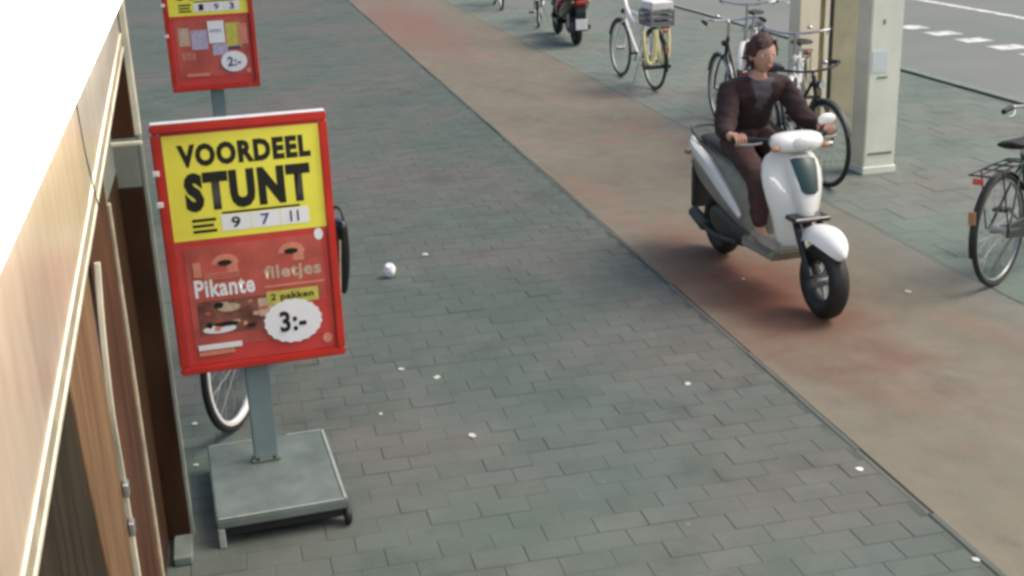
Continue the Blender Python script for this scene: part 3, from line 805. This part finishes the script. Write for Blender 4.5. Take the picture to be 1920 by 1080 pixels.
    # engine, exhaust, suspension, tail
    MB().loft([ring(x, a, b, c, 12) for x, a, b, c in ((-.80, .04, .20, .30), (-.66, .07, .15, .34), (-.35, .08, .14, .32), (-.12, .05, .18, .28))]).build('engine', DGREY, root, True)
    MB().tube(spline([(-.25, -.10, .20), (-.45, -.14, .19), (-.60, -.165, .22)], 3) + [Vector((-.61, -.150, .225)), Vector((-.80, -.150, .27))], [.018] * 7 + [.045, .04], 10).build('exhaust', DGREY, root, True)
    MB().tube([(-.66, .11, .26), (-.62, .10, .55)], .022, 8).build('shock_absorber', ALU, root, True)
    MB().prism([(-.99, .64), (-1.03, .50), (-1.03, .24), (-.98, .24), (-.96, .50), (-.90, .64)], 'y', -.07, .07).build('rear_mudguard', BLACK, root, bevel=.006)
    MB().box(-1.035, -.985, -.075, .075, .60, .66).build('tail_light', tail, root, bevel=.012)
    for s in (-1, 1): MB().ell((-.985, s * .115, .64), .025, .03, .02, 10, 6).build('indicator', AMBER if tail is REFL else REFL, root, True)
    if plate: MB().box(-1.050, -1.044, -.085, .085, .26, .41).build('number_plate', WHITEM, root, bevel=.003)
    gr = MB().tube(spline([(-.72, -.14, .76), (-.96, -.10, .80), (-1.0, 0, .81), (-.96, .10, .80), (-.72, .14, .76)], 4), .011, 8).build('grab_rail', DGREY, root, True)
    return root
SC = scooter((3.165, 6.745, 0), R(-87.5), 'scooter', 'white fronted motor scooter with dark side panels being ridden on the red cycle path', 'scooter', None, WHITEP, OLIVE, WHITEP, WHITEP, BTEAL, lean=R(0))
MP = scooter((5.05, 18.0, 0), R(86), 'moped', 'parked black moped with red rear lights and a square white number plate', 'moped', None, BLACKG, BLACKG, DGREY, BLACKG, BLACK, plate=True, trim=REFL)

# ------------------------------------------------------------------ rider
def skin_mesh(name, nodes, edges, mat, parent, sub=2, root_i=0):
    me = bpy.data.meshes.new(name)
    me.from_pydata([n[0] for n in nodes], edges, []); me.update()
    o = bpy.data.objects.new(name, me); col.objects.link(o)
    md = o.modifiers.new('skin', 'SKIN'); md.branch_smoothing = .4
    for i, n in enumerate(nodes):
        rad = n[1] if isinstance(n[1], tuple) else (n[1], n[1])
        me.skin_vertices[0].data[i].radius = rad
        me.skin_vertices[0].data[i].use_root = (i == root_i)
    sb = o.modifiers.new('sub', 'SUBSURF'); sb.levels = sub; sb.render_levels = sub
    dg = bpy.context.evaluated_depsgraph_get(); dg.update()
    out = bpy.data.meshes.new_from_object(o.evaluated_get(dg))
    bpy.data.objects.remove(o)
    out.name = name; out.materials.clear(); out.materials.append(mat)
    out.polygons.foreach_set('use_smooth', [True] * len(out.polygons))
    q = bpy.data.objects.new(name, out); col.objects.link(q); q.parent = parent
    return q
def folds(o, amp, fr):
    me = o.data
    for v in me.vertices:
        c = v.co; n1 = noise.noise(Vector((c.x * fr, c.y * fr, c.z * fr * 2.2))); n2 = noise.noise(Vector((c.x * fr * 2.3, c.y * fr * 2.3 + 5, c.z * fr * 4)))
        v.co = c + v.normal * (amp * (1 - 2 * abs(n1)) * .7 + amp * .4 * n2)
rider = empty('person', (3.165, 6.745, 0), R(-87.5), 'rider in a dark maroon jacket with dark auburn hair, sitting on the white scooter', 'person')
rider.rotation_euler = (R(1), 0, R(-87.5))
# joints, in scooter coordinates (x forward, y left, z up); seat top is about .80
N = []; Ed = []
def nd(p, r, link=None):
    N.append((Vector(p), r)); i = len(N) - 1
    if link is not None: Ed.append((link, i))
    return i
pel = nd((-.37, 0, .865), (.09, .07))
wa = nd((-.34, 0, .97), (.08, .06), pel); ch = nd((-.275, 0, 1.10), (.085, .065), wa); ut = nd((-.205, 0, 1.20), (.06, .05), ch)
nk = nd((-.165, 0, 1.275), .048, ut); nk2 = nd((-.145, 0, 1.325), .046, nk)
arms = {}
for s in (-1, 1):
    sh = nd((-.19, s * .165, 1.185), .042, ut); el = nd((-.07, s * .262, .985), .038, sh)
    fa = nd((.03, s * .30, .975), .034, el); wr = nd((.105, s * .295, .975), .024, fa); arms[s] = wr
    hp = nd((-.30, s * .09, .85), .078, pel); kn = nd((.11, s * .135, .70), .055, hp)
    sn = nd((.12, s * .135, .52), .048, kn); an = nd((.13, s * .125, .385), .034, sn); ft = nd((.25, s * .13, .345), .030, an)
body = skin_mesh('body', N, Ed, SKIN, rider)
# jacket shell (open over a grey top), trousers, shoes
J = []; JE = []
def jn(p, r, l=None):
    J.append((Vector(p), r)); i = len(J) - 1
    if l is not None: JE.append((l, i))
    return i
a = jn((-.37, 0, .90), (.168, .130)); b = jn((-.335, 0, .99), (.165, .125), a); c = jn((-.265, 0, 1.11), (.176, .135), b); d = jn((-.20, 0, 1.205), (.122, .100), c); e = jn((-.175, 0, 1.262), .062, d)
for s in (-1, 1):
    s1 = jn((-.19, s * .180, 1.185), .084, d); s2 = jn((-.13, s * .225, 1.085), .074, s1); s3 = jn((-.065, s * .266, .985), .064, s2); s4 = jn((.02, s * .302, .976), .046, s3); jn((.075, s * .298, .975), .038, s4)
jk = skin_mesh('jacket', J, JE, JACK, rider, 3)
folds(jk, .011, 9)
jk.data.materials.append(TOP)
for p in jk.data.polygons:
    cc = p.center
    if abs(cc.y - .01) < .022 + (cc.z - 1.06) * .28 and p.normal.x > .35 and 1.06 < cc.z < 1.27: p.material_index = 1
T = []; TE = []
def tn(p, r, l=None):
    T.append((Vector(p), r)); i = len(T) - 1
    if l is not None: TE.append((l, i))
    return i
a = tn((-.37, 0, .855), (.135, .10))
for s in (-1, 1):
    h = tn((-.29, s * .095, .852), .092, a); h2 = tn((-.08, s * .12, .785), .078, h); k_ = tn((.12, s * .137, .70), .070, h2); k2 = tn((.135, s * .137, .60), .064, k_); tn((.135, s * .128, .41), .050, k2)
folds(skin_mesh('trousers', T, TE, TROU, rider, 3), .009, 9)
for s in (-1, 1):
    rg = []
    for x, wd, h in ((.07, .028, .06), (.09, .042, .085), (.16, .043, .08), (.24, .050, .062), (.31, .046, .050), (.35, .030, .038), (.362, .012, .02)):
        rg.append([Vector((x, s * .13 + wd * math.cos(q), .318 + h * .5 + h * .5 * math.sin(q))) for q in [2 * math.pi * j / 12 for j in range(12)]])
    MB().loft(rg).build('shoe', SHOE, rider, True, subd=1)
# hands: palm and five fingers closed round each grip
for s in (-1, 1):
    H = []; HE = []
    def hn(p, r, l=None):
        H.append((Vector(p), r)); i = len(H) - 1
        if l is not None: HE.append((l, i))
        return i
    gx, gz = .165, .960; gy = s * .285
    w0 = hn((.095, s * .295, .978), .024); pm = hn((.135, s * .287, .992), (.034, .018), w0)
    hand = skin_mesh('hand', H, HE, SKIN, body)
    for k in range(4):
        yy = gy + s * (.030 - .0195 * k); ln = (.82, 1.0, .96, .80)[3 - k] if k else .8
        pt = [(.130, yy, .992), (.165, yy, .996), (.193, yy, .982), (.198, yy, .955), (.182 - .004 * k, yy, .936)]
        skin_mesh('finger', [(Vector(p), .0088 - .0006 * i) for i, p in enumerate(pt)], [(i, i + 1) for i in range(4)], SKIN, body, 1)
    pt = [(.118, gy - s * .030, .985), (.145, gy - s * .045, .968), (.168, gy - s * .050, .944), (.185, gy - s * .046, .936)]
    skin_mesh('thumb', [(Vector(p), .0105 - .0008 * i) for i, p in enumerate(pt)], [(i, i + 1) for i in range(3)], SKIN, body, 1)
# head
hc = Vector((-.115, 0, 1.405)); hd = MB()
n, mm = 28, 20; vs = []; fs = []
for i in range(mm + 1):
    ph = math.pi * i / mm
    for j in range(n):
        th = 2 * math.pi * j / n; x, y, z = math.sin(ph) * math.cos(th), math.sin(ph) * math.sin(th), math.cos(ph)
        px, py_, pz = x * .092, y * .074, z * .112
        if z < 0: py_ *= 1 + .28 * z; px *= (1 + .10 * z) if x > 0 else (1 + .35 * z)      # jaw narrows, nape tucks in
        fr_ = max(0, x)
        px += fr_ * .020 * math.exp(-(y / .16) ** 2) * math.exp(-((z + .18) / .20) ** 2)    # nose
        px -= fr_ * .009 * (math.exp(-((abs(y) - .42) / .18) ** 2)) * math.exp(-((z - .05) / .13) ** 2)   # eye sockets
        px += fr_ * .006 * math.exp(-((z - .26) / .14) ** 2)                                 # brow
        px += fr_ * .007 * math.exp(-(y / .35) ** 2) * math.exp(-((z + .52) / .10) ** 2)    # lips
        px += fr_ * .010 * math.exp(-(y / .35) ** 2) * math.exp(-((z + .85) / .16) ** 2)    # chin
        vs.append(hc + Vector((px, py_, pz)))
for i in range(mm):
    for j in range(n): fs.append((i * n + j, (i + 1) * n + j, (i + 1) * n + (j + 1) % n, i * n + (j + 1) % n))
head = hd.add(vs, fs).build('head', SKIN, body, True)
for s in (-1, 1):
    MB().ell(hc + Vector((.074, s * .030, .006)), .011, .014, .009, 12, 8).build('eye', EYEW, body, True)
    MB().ell(hc + Vector((.083, s * .030, .006)), .004, .006, .006, 10, 6).build('iris', EYED, body, True)
    MB().ell(hc + Vector((-.004, s * .076, -.008)), .018, .009, .029, 12, 8).build('ear', SKIN, body, True)
MB().ell(hc + Vector((.087, 0, -.060)), .009, .024, .007, 12, 6).build('mouth', LIP, body, True)
hr = MB(); vs = []; fs = []
for i in range(19):
    ph = math.pi * .80 * i / 18
    for j in range(36):
        th = 2 * math.pi * j / 36; x, y, z = math.sin(ph) * math.cos(th), math.sin(ph) * math.sin(th), math.cos(ph)
        cut = .42 + .35 * y if x > .5 else (-.10 if x > .15 else (-.55 if x > -.2 else -.85))
        zz = max(z, cut); k = 1.0 + .10 + .03 * math.sin(9 * th + 3 * z)
        if z < cut: k = .96
        nz = noise.noise(Vector((x, y, z)) * 5) * .022
        vs.append(hc + Vector((x * (.098 * k + nz) - .006, y * (.081 * k + nz), zz * .122 * (1 if zz > 0 else 1) + .004)))
for i in range(18):
    for j in range(36): fs.append((i * 36 + j, (i + 1) * 36 + j, (i + 1) * 36 + (j + 1) % 36, i * 36 + (j + 1) % 36))
hr.add(vs, fs).build('hair', HAIR, rider, True)

# ------------------------------------------------------------------ pillars by the road side
def pillar(name, loc, W, D, label, mat, left_mat):
    root = empty(name, loc, 0, label, 'pillar')
    MB().box(0, W, 0, D, 0, 3.3).build('shaft', mat, root, bevel=.008, seg=2)
    return root
P1 = empty('pillar', (5.035, 8.98, 0), 0, 'pale green white square pillar standing on the pavement right of the rider', 'pillar')
MB().box(.0, .275, .0, .22, 0.02, 3.3).build('shaft', PILL, P1, bevel=.006, seg=2)
MB().box(-.006, .0, .004, .225, .06, 3.29).build('cream_side_panel', PILL2, P1, bevel=.002)
MB().box(-.012, .287, -.012, .232, 0, .06).build('plinth', PILL, P1, bevel=.004)
MB().box(.03, .245, -.006, -.0005, .16, .182).build('groove_strip', GREYP, P1, bevel=.002)
tag(MB().box(.02, .15, -.005, -.0005, .84, 1.01).build('sticker', PILLP, P1), 'faded pale sticker')
MB().box(.07, .16, -.005, -.0005, .79, .803).build('slot', GREYP, P1)
MB().box(.10, .116, -.006, -.0005, 1.22, 1.26).build('lock', GREYP, P1, bevel=.002)
P2 = empty('pillar', (5.50, 11.2, 0), 0, 'yellowish cream pillar with a recessed olive strip, behind the pale green one', 'pillar')
MB().box(0, .215, 0, .24, 0, 3.3).build('shaft', PILL2, P2, bevel=.006, seg=2)
MB().box(.2155, .275, .03, .22, 0, 3.28).build('olive_strip', OLIVEP, P2)
MB().box(.2755, .325, .015, .22, 0, 3.28).build('cream_fin', PILL2, P2, bevel=.003)
MB().box(.3255, .37, .03, .22, 0, 3.28).build('dark_strip', DGREY, P2)
MB().box(.3705, .66, .01, .24, 0, 3.28).build('olive_strip', plain('olive_light_paint', (.46, .42, .27, 1), .55, var=.2, sc=4), P2, bevel=.003)

# bag on the grip of the hidden bicycle
bag = MB(); rg = []
for z, wx, wy in ((.990, .024, .05), (.97, .032, .062), (.82, .034, .064), (.72, .028, .05), (.63, .016, .03), (.60, .006, .012)):
    rg.append([Vector((wx * math.copysign(abs(math.cos(q)) ** .7, math.cos(q)), wy * math.copysign(abs(math.sin(q)) ** .7, math.sin(q)), z - .6)) for q in [2 * math.pi * j / 14 for j in range(14)]])
bg_ = empty('bag', (.455, 5.80, .545), R(25), 'dark slim bag hanging from the handlebar of the hidden bicycle, right of the near poster', 'bag')
bag.loft(rg).build('bag_body', BLACKG, bg_, True, subd=1)
MB().tube(spline([(0, -.06, .385), (.0, -.03, .44), (.0, .03, .44), (0, .06, .385)], 4), .007, 6).build('bag_strap', BLACK, bg_, True)
MB().tube([(-.036, -.066, .30), (-.05, -.05, .02)], .006, 6).build('bag_piping', BEIGEP, bg_, True)
# ------------------------------------------------------------------ litter
bm_ = MB(); vs = []; fs = []
rnd = random.Random(3)
for i in range(11):
    ph = math.pi * i / 10
    for j in range(14):
        th = 2 * math.pi * j / 14; k = 1 + rnd.uniform(-.10, .10)
        vs.append((.040 * k * math.sin(ph) * math.cos(th), .036 * k * math.sin(ph) * math.sin(th), .048 + .048 * k * math.cos(ph)))
for i in range(10):
    for j in range(14): fs.append((i * 14 + j, (i + 1) * 14 + j, (i + 1) * 14 + (j + 1) % 14, i * 14 + (j + 1) % 14))
o = MB().add(vs, fs).build('crumpled_paper', PAPER); o.location = (.905, 7.62, 0.002)
tag(o, 'bright white crumpled paper ball on the pavers right of the near poster stand', 'litter')
def scrap(x, y, s, label, seed, mat=SCRAP):
    rn = random.Random(seed); nn = 9
    top = [(s * rn.uniform(.6, 1.1) * math.cos(2 * math.pi * i / nn) * 1.3, s * rn.uniform(.6, 1.1) * math.sin(2 * math.pi * i / nn)) for i in range(nn)]
    q = MB().prism(top, 'z', .0035, .0035 + s * .16).build('litter_scrap', mat, None, bevel=s * .05)
    q.location = (x, y, 0); q.rotation_euler.z = rn.uniform(0, 3); tag(q, label, 'litter', 'pale scraps of litter on the paving')
from math import hypot
def gp(px, py):
    d_ = m_ray(px, py); t_ = -2.54 / d_.z; return d_.x * t_, d_.y * t_
def m_ray(px, py): return cam.matrix_world.to_3x3() @ Vector((px - 960, 540 - py, -2304))
scrap(.742, 6.05, .018, 'small pale scrap, upper left of the pair just right of the near poster\'s lower corner', 1)
scrap(.905, 5.88, .019, 'small pale scrap, right one of the pair beside the near poster\'s lower corner', 2)
scrap(*gp(797, 478), .026, 'flat pale scrap up and right of the crumpled paper ball', 3)
scrap(*gp(885, 818), .020, 'pale scrap lying right of the near stand\'s base in the middle of the pavement', 4)
scrap(*gp(1290, 721), .018, 'pale scrap on the pavers left of the path edge, below the scooter', 5)
scrap(*gp(1612, 881), .016, 'bright crumb in the path edge joint at lower right', 6, PAPER)
scrap(*gp(365, 796), .017, 'pale scrap beside the timber panels, left of the hidden bicycle wheel', 7)
scrap(*gp(714, 777), .012, 'tiny pale crumb above right of the near stand\'s base', 8)
scrap(*gp(1394, 524), .014, 'tiny pale crumb on the cycle path below the scooter\'s floorboard', 9)
scrap(*gp(1830, 1051), .016, 'pale crumb in the path edge joint at the bottom right corner', 10)
scrap(*gp(1703, 548), .022, 'pale flat scrap on the cycle path right of the scooter\'s front wheel', 11)
scrap(*gp(368, 873), .012, 'tiny pale crumb left of the near stand\'s base, close to the timber panels', 12)
